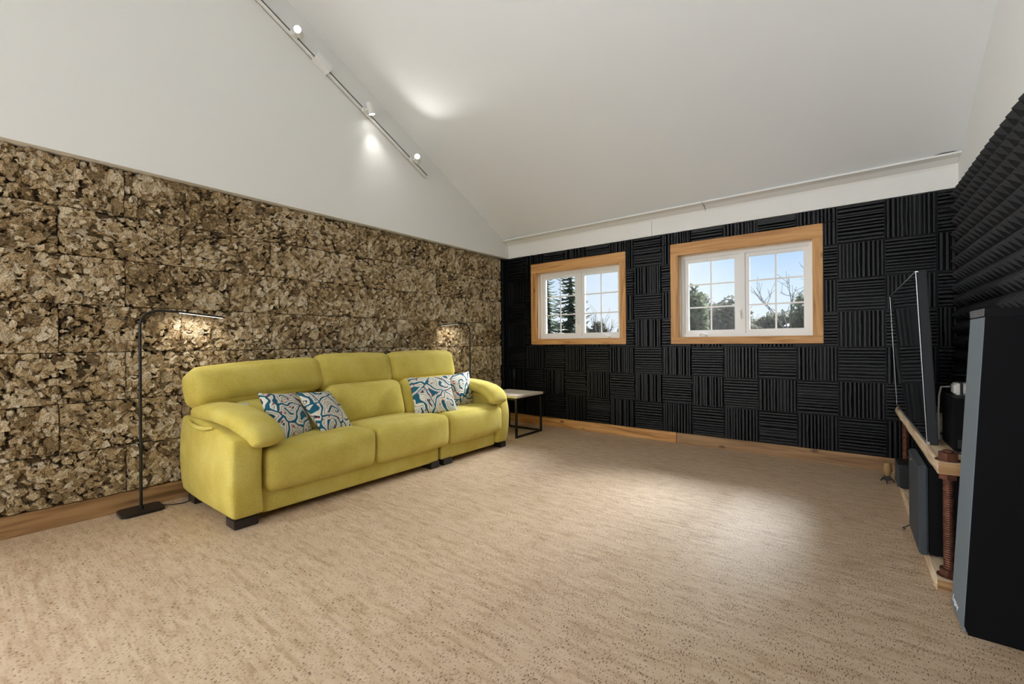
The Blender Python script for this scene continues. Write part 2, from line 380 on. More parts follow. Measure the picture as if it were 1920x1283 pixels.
rk = ramp(N, [(.42, (.06, .04, .022)), (.62, (.22, .15, .075)), (.80, (.46, .335, .18)), (.95, (.64, .51, .32)), (1.0, (.70, .60, .44))])
K.new(a2.outputs[0], rk.inputs[0])
mck = N.new('ShaderNodeMix'); mck.data_type = 'RGBA'; mck.blend_type = 'MULTIPLY'; mck.inputs['Factor'].default_value = 1
K.new(rk.outputs[0], mck.inputs['A']); K.new(rck.outputs[0], mck.inputs['B']); K.new(mck.outputs['Result'], b.inputs['Base Color'])
b.inputs['Roughness'].default_value = .85; b.inputs['Specular IOR Level'].default_value = .2
bp = N.new('ShaderNodeBump'); bp.inputs['Strength'].default_value = .8; bp.inputs['Distance'].default_value = .006
K.new(n1.outputs['Fac'], bp.inputs['Height']); K.new(bp.outputs[0], b.inputs['Normal'])

# cork strip floor: narrow strips along x, each with its own tone, dark flecks
m, N, K, b = new_mat('cork_strip_floor'); M['floor'] = m
tc = N.new('ShaderNodeTexCoord')
bk = N.new('ShaderNodeTexBrick'); bk.offset = .37; bk.inputs['Scale'].default_value = 1.0; bk.inputs['Brick Width'].default_value = .16
bk.inputs['Row Height'].default_value = .021; bk.inputs['Mortar Size'].default_value = 0.0; bk.inputs['Bias'].default_value = 0
bk.inputs['Color1'].default_value = (0, 0, 0, 1); bk.inputs['Color2'].default_value = (1, 1, 1, 1)
K.new(tc.outputs['Object'], bk.inputs['Vector'])
mpf = N.new('ShaderNodeMapping'); mpf.inputs['Scale'].default_value = (9, 40, 1); K.new(tc.outputs['Object'], mpf.inputs['Vector'])
nf = N.new('ShaderNodeTexNoise'); nf.inputs['Scale'].default_value = 1; nf.inputs['Detail'].default_value = 6; K.new(mpf.outputs[0], nf.inputs['Vector'])
sb = N.new('ShaderNodeSeparateColor'); K.new(bk.outputs['Color'], sb.inputs[0])
am = N.new('ShaderNodeMath'); am.operation = 'MULTIPLY_ADD'; am.inputs[1].default_value = .22; K.new(sb.outputs[0], am.inputs[0]); K.new(nf.outputs['Fac'], am.inputs[2])
rf = ramp(N, [(.35, (.42, .29, .175)), (.6, (.53, .39, .26)), (.9, (.61, .47, .33))]); K.new(am.outputs[0], rf.inputs[0])
mpk = N.new('ShaderNodeMapping'); mpk.inputs['Scale'].default_value = (230, 80, 1); K.new(tc.outputs['Object'], mpk.inputs['Vector'])
nk = N.new('ShaderNodeTexNoise'); nk.inputs['Scale'].default_value = 1; nk.inputs['Detail'].default_value = 2.5; K.new(mpk.outputs[0], nk.inputs['Vector'])
npz = N.new('ShaderNodeTexNoise'); npz.inputs['Scale'].default_value = 14; npz.inputs['Detail'].default_value = 3; K.new(tc.outputs['Object'], npz.inputs['Vector'])
ak = N.new('ShaderNodeMath'); ak.operation = 'MULTIPLY_ADD'; ak.inputs[1].default_value = .22; K.new(npz.outputs['Fac'], ak.inputs[0]); K.new(nk.outputs['Fac'], ak.inputs[2])
rk2 = ramp(N, [(.695, (0, 0, 0)), (.745, (1, 1, 1))]); K.new(ak.outputs[0], rk2.inputs[0])
mk = N.new('ShaderNodeMix'); mk.data_type = 'RGBA'; mk.inputs['B'].default_value = (.14, .075, .04, 1); K.new(rk2.outputs[0], mk.inputs['Factor']); K.new(rf.outputs[0], mk.inputs['A'])
K.new(mk.outputs['Result'], b.inputs['Base Color']); b.inputs['Roughness'].default_value = .5; b.inputs['Specular IOR Level'].default_value = .5
bp = N.new('ShaderNodeBump'); bp.inputs['Strength'].default_value = .12; bp.inputs['Distance'].default_value = .002
K.new(nk.outputs['Fac'], bp.inputs['Height']); K.new(bp.outputs[0], b.inputs['Normal'])

# ================================================================== the room shell
W = 4.385          # right wall
YR = -8.4          # rear wall
CA, CS = 2.384, 0.52
RIDGE = -4.2
def ceil_z(y): return CA + CS * (-y) if y > RIDGE else CA + CS * (-RIDGE) - CS * (RIDGE - y)

fl = MB().box(-.06, W + .02, YR - .1, .1, -.12, 0).build('floor', M['floor'])
tag(fl, 'pale cork strip floor with small dark flecks', 'floor', kind='structure')

prof = [(.12, ceil_z(.12)), (RIDGE, ceil_z(RIDGE)), (YR - .1, ceil_z(YR - .1)), (YR - .1, ceil_z(YR - .1) + .15), (RIDGE, ceil_z(RIDGE) + .17), (.12, ceil_z(.12) + .15)]
ce = MB().prism(prof, 0, -.1, W + .1).build('ceiling', M['ceiling'])
tag(ce, 'sloping white vaulted ceiling', 'ceiling', kind='structure')

# left wall: white gable that stands proud of the cork below it
GX = .07; CT = 2.216
low = MB()
_h0, _h1, _hz0, _hz1 = -7.8 + .076, -6.0 - .076, .92, 2.427
for q in ((YR - .1, _h0, -.1, CT + .05), (_h1, .1, -.1, CT + .05), (_h0, _h1, -.1, _hz0)): low.box(-.12, -.045, q[0], q[1], q[2], q[3])
gab = [(.1, CT), (.1, ceil_z(.1) + .05), (RIDGE, ceil_z(RIDGE) + .05), (YR - .1, ceil_z(YR - .1) + .05), (YR - .1, CT)]
low.prism(gab, 0, -.12, GX)
wl = low.build('wall_left', M['white_wall'])
tag(wl, 'white gable wall clad with cork bark panels below', 'wall', kind='structure')
wr = MB().prism([(.1, -.1), (.1, ceil_z(.1) + .05), (RIDGE, ceil_z(RIDGE) + .05), (YR - .1, ceil_z(YR - .1) + .05), (YR - .1, -.1)], 0, W, W + .1).build('wall_right', M['white_wall'])
tag(wr, 'white side wall covered with black pyramid foam', 'wall', kind='structure')

# windows: (outer trim x0, z0, width, height), opening inset
WINS = [(.443, 1.042, 1.307, 1.048), (2.248, 1.042, 1.307, 1.048)]
TS, TT, TB = .076, .123, .070
def opening(wd): x, z, w, h = wd; return (x + TS, x + w - TS, z + TB, z + h - TT)
RWINS = [(3.2, .85, 1.05, 1.7)]
SIDE_Y0 = -7.8; SWIN = (0, .85, 1.8, 1.36)
def holed_wall(name, x0, x1, z0, z1, y0, y1, wins, mat):
    xs = sorted({x0, x1} | {v for q in wins for v in opening(q)[:2]})
    zs = sorted({z0, z1} | {v for q in wins for v in opening(q)[2:]})
    mb = MB()
    for i in range(len(xs) - 1):
        for j in range(len(zs) - 1):
            cx, cz = (xs[i] + xs[i + 1]) / 2, (zs[j] + zs[j + 1]) / 2
            if any(opening(q)[0] < cx < opening(q)[1] and opening(q)[2] < cz < opening(q)[3] for q in wins): continue
            mb.box(xs[i], xs[i + 1], y0, y1, zs[j], zs[j + 1])
    return mb.build(name, mat)
wb = holed_wall('wall_back', -.1, W + .1, -.1, 2.6, .012, .16, WINS, M['black_wall'])
tag(wb, 'wall of black ribbed acoustic foam squares around the two windows', 'wall', kind='structure')
wre = holed_wall('wall_rear', -.1, W + .1, -.1, 2.6, YR - .16, YR, RWINS, M['white_wall'])
tag(wre, 'white rear wall behind the viewer', 'wall', kind='structure')

# cove and fascia above the foam
cp = [(.012, 2.216), (-.03, 2.216), (-.03, 2.375), (-.042, 2.405), (-.075, 2.422), (-.13, 2.430), (-.16, 2.432), (-.16, 2.447), (-.13, 2.446), (-.05, 2.40), (.012, 2.37)]
t1 = empty('trim_1', (0, 0, 0)); tag(t1, 'white fascia board with a cove ledge under the ceiling', 'trim', kind='structure')
cuts = [GX, 2.05, 3.1, W]
MB().prism(cp[:3] + [(.012, 2.375)], 0, GX, 2.05).build('fascia_board', M['white_trim'], t1)
MB().prism(cp[:3] + [(.012, 2.375)], 0, 2.053, W).build('fascia_board', M['white_trim'], t1)
cv = [(-.03, 2.375)] + cp[3:] + [(.012, 2.375)]
MB().prism(cv, 0, GX, 2.6).build('cove_moulding', M['white_trim'], t1)
MB().prism(cv, 0, 2.603, W).build('cove_moulding', M['white_trim'], t1)

# baseboards
bl = empty('baseboard_left', (0, 0, 0)); tag(bl, 'brown wooden baseboard below the cork panels', 'baseboard', kind='structure')
for a, c in ((-8.35, -5.4), (-5.397, -2.4), (-2.397, -.03)):
    box('plank', -.045, .022, a, c, 0, .118, M['oak_y'], bl, .003)
bb = empty('baseboard_back', (0, 0, 0)); tag(bb, 'honey wooden baseboard below the black foam wall', 'baseboard', kind='structure')
box('plank', .022, 2.292, -.022, .012, 0, .108, M['pine_x'], bb, .003)
box('plank', 2.296, W, -.022, .012, 0, .108, M['oak_x'], bb, .003)

# ------------------------------------------------------------------ foam squares on the back wall
def foam_mesh(name, w, h, vertical, seed, u0=0.0, full=.2985):
    """ribbed foam square: ribs of uneven height on a thin base; u0 = where a cut piece starts in the full square"""
    r = random.Random(seed)
    mb = MB(); g = .0015; base = .012
    mb.box(g, w - g, -base, .010, g, h - g)
    span = w if vertical else h; length = h if vertical else w
    edges = [0.004]; rr = random.Random(seed // 10 * 10 + 5)
    hs = []
    while edges[-1] < full - .012:
        b_ = rr.choice([.022, .026, .029, .034]); edges.append(min(edges[-1] + b_, full - .004)); hs.append(rr.choice([.018, .026, .034, .040, .046]))
    for i in range(len(hs)):
        a, c = edges[i] - u0, edges[i + 1] - u0
        a, c = max(a, g), min(c, span - g)
        if c - a < .008: continue
        k = 4; hh = hs[i]; tw = (c - a) * .27; wob = .0006 if r.random() < .8 else .003
        ring = []
        for s in range(k + 1):
            l = .004 + (length - .008) * s / k; d = r.uniform(-wob, wob) if 0 < s < k else 0
            hz = hh + r.uniform(-.001, .001)
            ring.append([(a, -base * .9, l), (a + tw + d, -hz, l), (c - tw + d, -hz, l), (c, -base * .9, l)])
        V = [q for rg in ring for q in rg]; F = []
        for s in range(k):
            for j in range(3): F.append([s * 4 + j, s * 4 + j + 1, s * 4 + 5 + j, s * 4 + 4 + j])
        F.append([0, 1, 2, 3]); F.append([k * 4 + 3, k * 4 + 2, k * 4 + 1, k * 4])
        if not vertical: V = [(l, n_, u) for (u, n_, l) in V]
        mb.add(V, F)
    o = mb.build(name, M['foam']); me = o.data
    bpy.data.objects.remove(o)
    return me
xb = [.04] + [.345 + .3022 * k for k in range(13)] + [4.272, W - .02]
xb = [.042, .345, .643, .945, 1.241, 1.545, 1.845, 2.153, 2.455, 2.757, 3.056, 3.359, 3.655, 3.965, 4.268, W - .01]
zb = [.110, .415, .715, 1.012, 1.315, 1.592, 1.890, 2.214]
full_v = [foam_mesh('foam_square', .2985, .2985, True, 10 * k) for k in range(1, 5)]
full_h = [foam_mesh('foam_square', .2985, .2985, False, 10 * k) for k in range(1, 5)]
def subtract(rect, wins):
    """clip a square against the window trims -> list of remaining rectangles"""
    out_ = [rect]
    for (x, z, w, h) in wins:
        a0, a1, c0, c1 = x, x + w, z, z + h; nxt = []
        for (x0, x1, z0, z1) in out_:
            if x1 <= a0 or x0 >= a1 or z1 <= c0 or z0 >= c1: nxt.append((x0, x1, z0, z1)); continue
            if z1 > c1: nxt.append((x0, x1, c1, z1))
            if z0 < c0: nxt.append((x0, x1, z0, c0))
            zz0, zz1 = max(z0, c0), min(z1, c1)
            if x0 < a0: nxt.append((x0, a0, zz0, zz1))
            if x1 > a1: nxt.append((a1, x1, zz0, zz1))
        out_ = nxt
    return [q for q in out_ if q[1] - q[0] > .025 and q[3] - q[2] > .025]
for i in range(len(xb) - 1):
    for j in range(len(zb) - 1):
        vert = (i + j) % 2 == 1
        rect = (xb[i], xb[i + 1], zb[j], zb[j + 1])
        parts = subtract(rect, WINS)
        if parts == [rect] and rect[1] - rect[0] > .27:
            o = link('foam_square', random.choice(full_v if vert else full_h), wb)
            o.location = (rect[0], 0, rect[2]); o.scale = ((rect[1] - rect[0]) / .2995, 1, (rect[3] - rect[2]) / .2995)
        else:
            for q in parts:
                w, h = q[1] - q[0], q[3] - q[2]
                me = foam_mesh('foam_square', w, h, vert, 10 * (i * 9 + j) + 1, (q[0] - rect[0]) if vert else (q[2] - rect[2]), max(.2985, w if vert else h))
                o = link('foam_square', me, wb); o.location = (q[0], 0, q[2])
# narrow foam strip that turns the corner onto the left wall
for j in range(len(zb) - 1):
    me = foam_mesh('foam_strip', .118, zb[j + 1] - zb[j], True, 771, 0, .13)
    o = link('foam_strip', me, wl); o.location = (-.022, -.132, zb[j]); o.rotation_euler = (0, 0, PI / 2)
sm_ = MB().box(-.045, .041, -.012, .012, .1, 2.216).build('corner_backing', M['foam'], wb)

# ------------------------------------------------------------------ pyramid foam on the right wall
def pyr_mesh(ny, nz):
    V = []; F = []; s = .1
    for a in range(ny):
        for c in range(nz):
            n0 = len(V); y, z = -a * s, c * s
            V += [(0, y - .001, z + .001), (0, y - s + .001, z + .001), (0, y - s + .001, z + s - .001), (0, y - .001, z + s - .001), (-.047, y - s / 2, z + s / 2)]
            F += [(n0, n0 + 1, n0 + 4), (n0 + 1, n0 + 2, n0 + 4), (n0 + 2, n0 + 3, n0 + 4), (n0 + 3, n0, n0 + 4)]
    mb = MB(); mb.add(V, F)
    mb.box(0, .012, -ny * s + .0015, -.0015, .0015, nz * s - .0015)
    o = mb.build('pyramid_foam_panel', M['foam_pyr']); me = o.data; bpy.data.objects.remove(o); return me
p66 = pyr_mesh(6, 6); p64 = pyr_mesh(6, 4); p16 = pyr_mesh(1, 6); p14 = pyr_mesh(1, 4)
ys = [-.06, -.16] + [-.16 - .6 * k for k in range(1, 14)]
ys = [-.07 - .6 * k for k in range(0, 14)]
for y in ys:
    if y - .6 < YR: break
    for z, me in ((0.0, p64), (.4, p66), (1.0, p66), (1.6, p66)):
        o = link('pyramid_foam_panel', me, wr); o.location = (W - .012, y, z)

# ------------------------------------------------------------------ cork bark panels on the left wall
def cork_mesh(seed, wy=.6, wz=.3, step=.004):
    r = np.random.default_rng(seed)
    ny, nz = int(round(wy / step)), int(round(wz / step))
    Yg, Zg = np.meshgrid(np.linspace(0, wy, ny + 1), np.linspace(0, wz, nz + 1), indexing='ij')
    def vnoise(f):
        A = r.random((int(wy * f) + 3, int(wz * f) + 3)) * 2 - 1
        gy, gz = Yg * f, Zg * f; iy, iz = gy.astype(int), gz.astype(int); fy, fz = gy - iy, gz - iz
        fy = fy * fy * (3 - 2 * fy); fz = fz * fz * (3 - 2 * fz)
        return (A[iy, iz] * (1 - fy) * (1 - fz) + A[iy + 1, iz] * fy * (1 - fz) + A[iy, iz + 1] * (1 - fy) * fz + A[iy + 1, iz + 1] * fy * fz)
    Yw = Yg + .007 * vnoise(25) + .004 * vnoise(75); Zw = Zg + .007 * vnoise(25) + .004 * vnoise(75)
    H = np.full(Yg.shape, -.026); T = np.full(Yg.shape, .12)
    tint = .14 * vnoise(5); lean = r.normal(PI / 2, .5)
    for i in range(620):
        cy, cz = r.random() * wy, r.random() * wz
        big = r.random() < .16
        ra = r.uniform(.024, .046) if big else r.uniform(.008, .024)
        asp = r.uniform(.35, .85); th = r.normal(lean, .35) if r.random() < .6 else r.uniform(0, PI)
        dy, dz = Yw - cy, Zw - cz
        a = dy * math.cos(th) + dz * math.sin(th); c = (-dy * math.sin(th) + dz * math.cos(th)) / asp
        pw = r.uniform(2.6, 7)
        d = (np.abs(a) ** pw + np.abs(c) ** pw) ** (1 / pw) / ra
        hz = r.uniform(-.022, .016) - (.006 if big else 0) + a * r.uniform(-.4, .4) + c * asp * r.uniform(-.55, .55)
        hz = hz - .003 * d ** 2 + .0013 * np.sin(c * asp * r.uniform(400, 900) + r.uniform(0, 6))
        hh = np.where(d < 1, hz, -1)
        up = hh > H
        H = np.where(up, hh, H); tone = np.clip(r.normal(.45, .15), .05, .8); T = np.where(up, tone, T)
    T = T + tint
    H = H + .0022 * vnoise(60) + .0016 * vnoise(140)
    H = np.clip(H, -.032, .026)
    ed = np.minimum(np.minimum(Yg, wy - Yg), np.minimum(Zg, wz - Zg))
    H = np.where(ed < .001, np.minimum(H, -.004) - .008, H)
    V = np.stack([H, Yg, Zg], -1).reshape(-1, 3)
    I = np.arange((ny + 1) * (nz + 1)).reshape(ny + 1, nz + 1)
    F = np.stack([I[:-1, :-1], I[1:, :-1], I[1:, 1:], I[:-1, 1:]], -1).reshape(-1, 4)
    me = bpy.data.meshes.new('cork_panel'); me.from_pydata(V.tolist(), [], F.tolist()); me.update()
    at = me.attributes.new('tone', 'FLOAT', 'FACE')
    Tf = (T[:-1, :-1]).reshape(-1)
    at.data.foreach_set('value', Tf.astype(np.float32)); me.materials.append(M['cork'])
    return me
cork_var = [cork_mesh(100 + k) for k in range(9)]
crows = [.12, .4205, .7205, 1.029, 1.324, 1.6235, 1.910, CT]
for j in range(7):
    z0, z1 = crows[j], crows[j + 1]
    start = -.132 - (.0 if j % 2 else .0)
    # joints of the running bond lie at y = -4.285 + .6k on odd courses and -3.985 + .6k on even ones
    ph = -4.285 if j % 2 == 1 else -3.985
    ends = sorted([ph + .6 * k for k in range(-2, 8) if ph + .6 * k < -.16], reverse=True)
    ends = [-.132] + ends
    for a in range(len(ends) - 1):
        y1, y0 = ends[a], ends[a + 1]
        me = random.choice(cork_var); flip = random.random() < .5
        o = link('cork_panel', me, wl); o.scale = (1, (y1 - y0) / .6, (z1 - z0) / .3)
        if flip:
            o.rotation_euler = (PI, 0, 0); o.location = (0, y1, z1)
        else:
            o.location = (0, y0, z0)

# ------------------------------------------------------------------ windows
def window(name, wd, label, ymap, latch=True):
    """timber-cased white casement pair; ymap turns depth (room side negative) into world y"""
    x, z, w, h = wd; x0, x1, z0, z1 = opening(wd)
    root = empty(name, (0, 0, 0)); tag(root, label, 'window', kind='structure')
    def bx(nm, a, b_, y0, y1, c, d, mat, parent=root, bev=.0025):
        ya, yb = sorted((ymap(y0), ymap(y1))); o = box(nm, a, b_, ya, yb, c, d, mat, None, bev)
        o.parent = parent
        if parent is not root: o.location = Vector(o.location) - parent.location
        return o
    px, pz = M['pine_x'], M['pine_z']
    tr0 = -.036
    bx('trim_board', x, x + w, tr0, .012, z1, z + h, px)
    bx('trim_board', x, x + w, tr0, .012, z, z0, px)
    bx('trim_board', x, x0, tr0, .012, z0, z1, pz)
    bx('trim_board', x1, x + w, tr0, .012, z0, z1, pz)
    # jamb lining, skylight put into its pale colour
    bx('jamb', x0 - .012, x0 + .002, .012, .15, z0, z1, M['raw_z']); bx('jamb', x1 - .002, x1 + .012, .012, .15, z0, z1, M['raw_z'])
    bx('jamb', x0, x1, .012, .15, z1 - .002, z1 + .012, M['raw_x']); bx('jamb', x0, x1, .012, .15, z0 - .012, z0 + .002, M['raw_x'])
    # vinyl frame
    fd0, fd1 = .075, .145; fw = .034; cx = (x0 + x1) / 2; mw = .03
    fr = bx('frame', x0 + .002, x0 + .002 + fw, fd0, fd1, z0 + .002, z1 - .002, M['vinyl'])
    for q in ((x1 - .002 - fw, x1 - .002, z0 + .002, z1 - .002), (x0 + .002 + fw, x1 - .002 - fw, z1 - .002 - fw, z1 - .002), (x0 + .002 + fw, x1 - .002 - fw, z0 + .002, z0 + .002 + fw), (cx - mw, cx + mw, z0 + .036, z1 - .036)):
        bx('frame', q[0], q[1], fd0, fd1, q[2], q[3], M['vinyl'])
    sw = .036
    for a, c, side in ((x0 + .036, cx - mw, 0), (cx + mw, x1 - .036, 1)):
        b0, b1 = z0 + .036, z1 - .036
        s = empty('sash'); s.parent = root; s.location = ((a + c) / 2, ymap(.11), (b0 + b1) / 2)
        def pc(nm, q0, q1, y0, y1, r0, r1, mat, bev=.002):
            ya, yb = sorted((ymap(y0), ymap(y1))); o = box(nm, q0, q1, ya, yb, r0, r1, mat, None, bev)
            o.parent = s; o.location = Vector(o.location) - s.location; return o
        pc('stile', a, a + sw, .092, .128, b0, b1, M['vinyl']); pc('stile', c - sw, c, .092, .128, b0, b1, M['vinyl'])
        pc('rail', a + sw, c - sw, .092, .128, b0, b0 + sw, M['vinyl']); pc('rail', a + sw, c - sw, .092, .128, b1 - sw, b1, M['vinyl'])
        pc('glass_pane', a + sw - .004, c - sw + .004, .108, .112, b0 + sw - .004, b1 - sw + .004, M['glass'], 0)
        mid = (a + c) / 2
        pc('muntin', mid - .0075, mid + .0075, .104, .1075, b0 + sw, b1 - sw, M['vinyl'], 0)
        for k in (1, 2):
            zz = b0 + sw + (b1 - b0 - 2 * sw) * k / 3
            pc('muntin', a + sw, c - sw, .1035, .1075, zz - .0075, zz + .0075, M['vinyl'], 0)
    if latch:
        # sash lock on the mullion
        zz = z0 + .22
        mb = MB(); lx = cx - .012
        mb.box(lx - .008, lx + .008, .062, .075, zz - .05, zz + .05, .002); mb.tube([(lx, .062, zz + .03), (lx + .004, .045, zz + .02), (lx + .008, .042, zz - .04)], .006, 8)
        mb.build('sash_lock', M['vinyl'], root, True)
        hx = (x1 - .22) if name.endswith('1') else (x0 + .20)
        mb = MB(); mb.box(hx - .05, hx + .05, .045, .078, z0 + .003, z0 + .026, .004)
        mb.tube([(hx - .005, .05, z0 + .02), (hx + .01, .03, z0 + .038), (hx + .03, .03, z0 + .03), (hx + .075, .035, z0 + .022)], [.008, .008, .007, .008], 8)
        mb.build('crank_handle', M['vinyl'], root, True)
    return root
window('window_1', WINS[0], 'timber-cased window nearer the cork wall, spruces outside', lambda y: y)
window('window_2', WINS[1], 'timber-cased window nearer the television, bare tree outside', lambda y: y)
window('window_3', RWINS[0], 'tall window in the rear wall behind the viewer', lambda y: YR - y, False)  # added out of view to carry the rear fill light
w4 = window('window_4', SWIN, 'wide window in the cork side wall behind the viewer', lambda y: y, False)  # added out of view to carry the side fill light
w4.location = (-.057, SIDE_Y0, 0); w4.rotation_euler = (0, 0, PI / 2)

# ================================================================== sofa
sofa = empty('sofa', (.5, -2.45, 0))
tag(sofa, 'long chartreuse fabric sofa along the cork wall', 'sofa')
def sp_(v): return (v[0] - .5, v[1] + 2.45, v[2])
FB = M['fabric']
# front rails / bodies of the two joined units
for a, c in ((-3.53, -2.102), (-2.068, -1.35)):
    soft('base_rail', (.79, c - a, .165), .015, (.003, 0, .002), FB, sofa, sp_((.52, (a + c) / 2, .1275)), n=10)
soft('back_panel', (.15, 2.30, .60), .04, (.0, 0, 0), FB, sofa, sp_((.145, -2.45, .40)), n=10)
# arms
def arm(y0, y1, outer):
    def fn(x, y, z):
        t = (x + .455) / .91
        top = max(0, z) / .28
        z2 = z - top * (.022 + .12 * max(0, t - .40) ** 1.2)
        if z < -.2: z2 += .05 * max(0, .35 - t) ** 1.2 + .012 * t
        x2 = x + (.02 * (1 - (z / .28) ** 2) if t > .8 else 0)
        y2 = y + outer * .02 * (1 - (z / .28) ** 2)
        return (x2, y2, z2)
    return soft('arm', (.90, y1 - y0, .555), .028, (.010, .006, .004), FB, sofa, sp_((.50, (y0 + y1) / 2, .327)), n=16, fn=fn, wrinkle=.002)
arm(-3.70, -3.525, -1); arm(-1.355, -1.195, 1)
def pad(sgn, yc, seed):
    """padded arm top: starts outside at the back, sweeps inwards and droops over the front"""
    pts = [(.13, yc - sgn * .015, .585), (.22, yc - sgn * .02, .612), (.38, yc - sgn * .02, .628), (.56, yc - sgn * .005, .628), (.72, yc + sgn * .012, .612),
           (.84, yc + sgn * .028, .585), (.92, yc + sgn * .045, .548), (.965, yc + sgn * .058, .503), (.985, yc + sgn * .063, .462)]
    wd = [.06, .100, .112, .118, .118, .114, .108, .100, .088]; ht = [.03, .052, .058, .056, .058, .060, .060, .058, .045]
    k = 22; V = []; F = []
    pts = [Vector(p) for p in pts]
    # denser path
    def lerp_list(a, t): i = min(int(t), len(a) - 2); return a[i] + (a[i + 1] - a[i]) * (t - i)
    def cat(t):
        i = min(int(t), len(pts) - 2); f = t - i
        p0 = pts[max(i - 1, 0)]; p1 = pts[i]; p2 = pts[i + 1]; p3 = pts[min(i + 2, len(pts) - 1)]
        return .5 * ((2 * p1) + (-p0 + p2) * f + (2 * p0 - 5 * p1 + 4 * p2 - p3) * f * f + (-p0 + 3 * p1 - 3 * p2 + p3) * f ** 3)
    nt = 40
    for s in range(nt + 1):
        t = (len(pts) - 1) * s / nt; p = cat(t); q = cat(min(t + .05, len(pts) - 1)); o_ = cat(max(t - .05, 0)); tg = (q - o_).normalized()
        side = Vector((-tg.y, tg.x, 0)).normalized(); up = tg.cross(side).normalized()
        if up.z < 0 and abs(tg.z) < .8: up = -up
        if up.x < 0 and abs(tg.z) >= .8: up = -up
        w, h = lerp_list(wd, t), lerp_list(ht, t)
        endr = min(1, (s / 3.0) ** .5, ((nt - s) / 3.0) ** .5) if 0 < s < nt else .02
        seamw = 1 - .05 * math.exp(-((t - 4.3) / .25) ** 2)
        for j in range(k):
            a = 2 * PI * j / k; ca, sa = math.cos(a), math.sin(a)
            ca = math.copysign(abs(ca) ** .75, ca); sa = math.copysign(abs(sa) ** .75, sa)
            nz_ = 1 + .03 * noise.noise(Vector((t * 1.3 + seed, ca, sa)))
            V.append(p + side * (w * ca * endr * nz_) + up * (h * sa * endr * seamw * nz_))
    for s in range(nt):
        for j in range(k): F.append([s * k + j, s * k + (j + 1) % k, (s + 1) * k + (j + 1) % k, (s + 1) * k + j])
    F.append(list(range(k - 1, -1, -1))); F.append([nt * k + j for j in range(k)])
    V = [Vector(sp_(p)) for p in V]
    o = mesh_obj('arm_pad', V, F, FB, sofa, True, merge=1e-5)
    return o
pad(1, -3.575, 1.0); pad(-1, -1.300, 5.0)
# piping flap below the near pad
mb = MB(); mb.tube([sp_(q) for q in ((.24, -3.713, .572), (.34, -3.724, .553), (.46, -3.724, .545), (.58, -3.716, .550), (.66, -3.705, .562))], [.006, .013, .014, .012, .005], 10)
mb.build('pad_flap', FB, sofa, True)
# seat cushions: crown at the front, front face rolling under
def seat(a, c, seed):
    def fn(x, y, z):
        t = (x + .36) / .72
        z2 = z - .045 * max(0, .75 - t) / .75
        return (x + .010 * (1 - (z / .15) ** 2) * (t > .8), y, z2)
    return soft('seat_cushion', (.715, c - a - .006, .275), .055, (.012, .006, .022), FB, sofa, sp_((.615, (a + c) / 2, .307)), n=18, fn=fn, wrinkle=.004, seed=seed)
seat(-3.525, -2.755, 0); seat(-2.755, -2.012, 3.3); seat(-2.012, -1.285, 7.7)
# lower back cushions
def lowback(a, c, zc, h, seed, lean=-.30):
    return soft('back_cushion', (.20, c - a - .008, h), .07, (.045, .01, .01), FB, sofa, sp_((.345, (a + c) / 2, zc)), (0, lean, 0), n=16, wrinkle=.005, seed=seed)
lowback(-3.50, -2.83, .50, .34, 1.2); lowback(-2.82, -2.08, .545, .36, 4.4); lowback(-2.08, -1.35, .545, .36, 9.1)
# head cushions
def head(a, c, zc, h, x, lean, roll, seed, th=.20):
    return soft('head_cushion', (th, c - a - .004, h), .075, (.028, .012, .016), FB, sofa, sp_((x, (a + c) / 2, zc)), (roll, lean, 0), n=18, wrinkle=.005, seed=seed)
head(-3.725, -2.815, .795, .275, .235, -.30, .055, 2.2, .22)
head(-2.860, -2.125, .825, .300, .225, -.22, .0, 6.1)
head(-2.135, -1.295, .830, .300, .225, -.22, .0, 8.4)
soft('lining_patch', (.10, .15, .05), .02, (0, 0, .005), M['lining'], sofa, sp_((.36, -3.47, .635)), n=8)
for y0, y1 in ((-3.685, -3.555), (-2.205, -2.108), (-2.062, -1.955), (-1.275, -1.19)):
    for xx in (.80, .12):
        box('foot', xx, xx + .13, y0, y1, 0, .055, M['foot'], sofa, .004)

# throw pillows
def pillow(label, loc, rot, s, th=.135):
    n = 25; V = []; F = []
    for sg in (-1, 1):
        base = len(V)
        for i in range(n):
            for j in range(n):
                u, v = -1 + 2 * i / (n - 1), -1 + 2 * j / (n - 1)
                pin = 1 - .075 * (1 - v * v) * abs(u) ** 3 ; pin2 = 1 - .075 * (1 - u * u) * abs(v) ** 3
                d = max(0, (1 - u * u)) ** .55 * max(0, (1 - v * v)) ** .55
                d *= 1 + .12 * noise.noise(Vector((u * 2 + loc[1] * 3, v * 2, sg)))
                V.append((u * s / 2 * pin, sg * th / 2 * d, v * s / 2 * pin2))
        for i in range(n - 1):
            for j in range(n - 1):
                F.append([base + i * n + j, base + (i + 1) * n + j, base + (i + 1) * n + j + 1, base + i * n + j + 1])
    o = mesh_obj('throw_pillow', V, F, M['paisley'], None, True, merge=1e-5)
    o.location = loc; o.rotation_euler = [math.radians(a) for a in rot]
    tag(o, label, 'pillow', 'paisley pillows on the sofa')
    return o
pillow('teal paisley pillow tucked against the near sofa arm', (.655, -3.255, .575), (-32, 6.5, 117), .375)
pillow('teal paisley pillow leaning on the one beside the near arm', (.63, -2.965, .565), (-38.5, 4.8, 116), .375)
pillow('teal paisley pillow leaning in front of the one at the far arm', (.69, -1.965, .594), (-37.3, -1, 65.5), .412)
pillow('teal paisley pillow standing upright against the far sofa arm', (.60, -1.52, .575), (-8, -2, 97), .385)

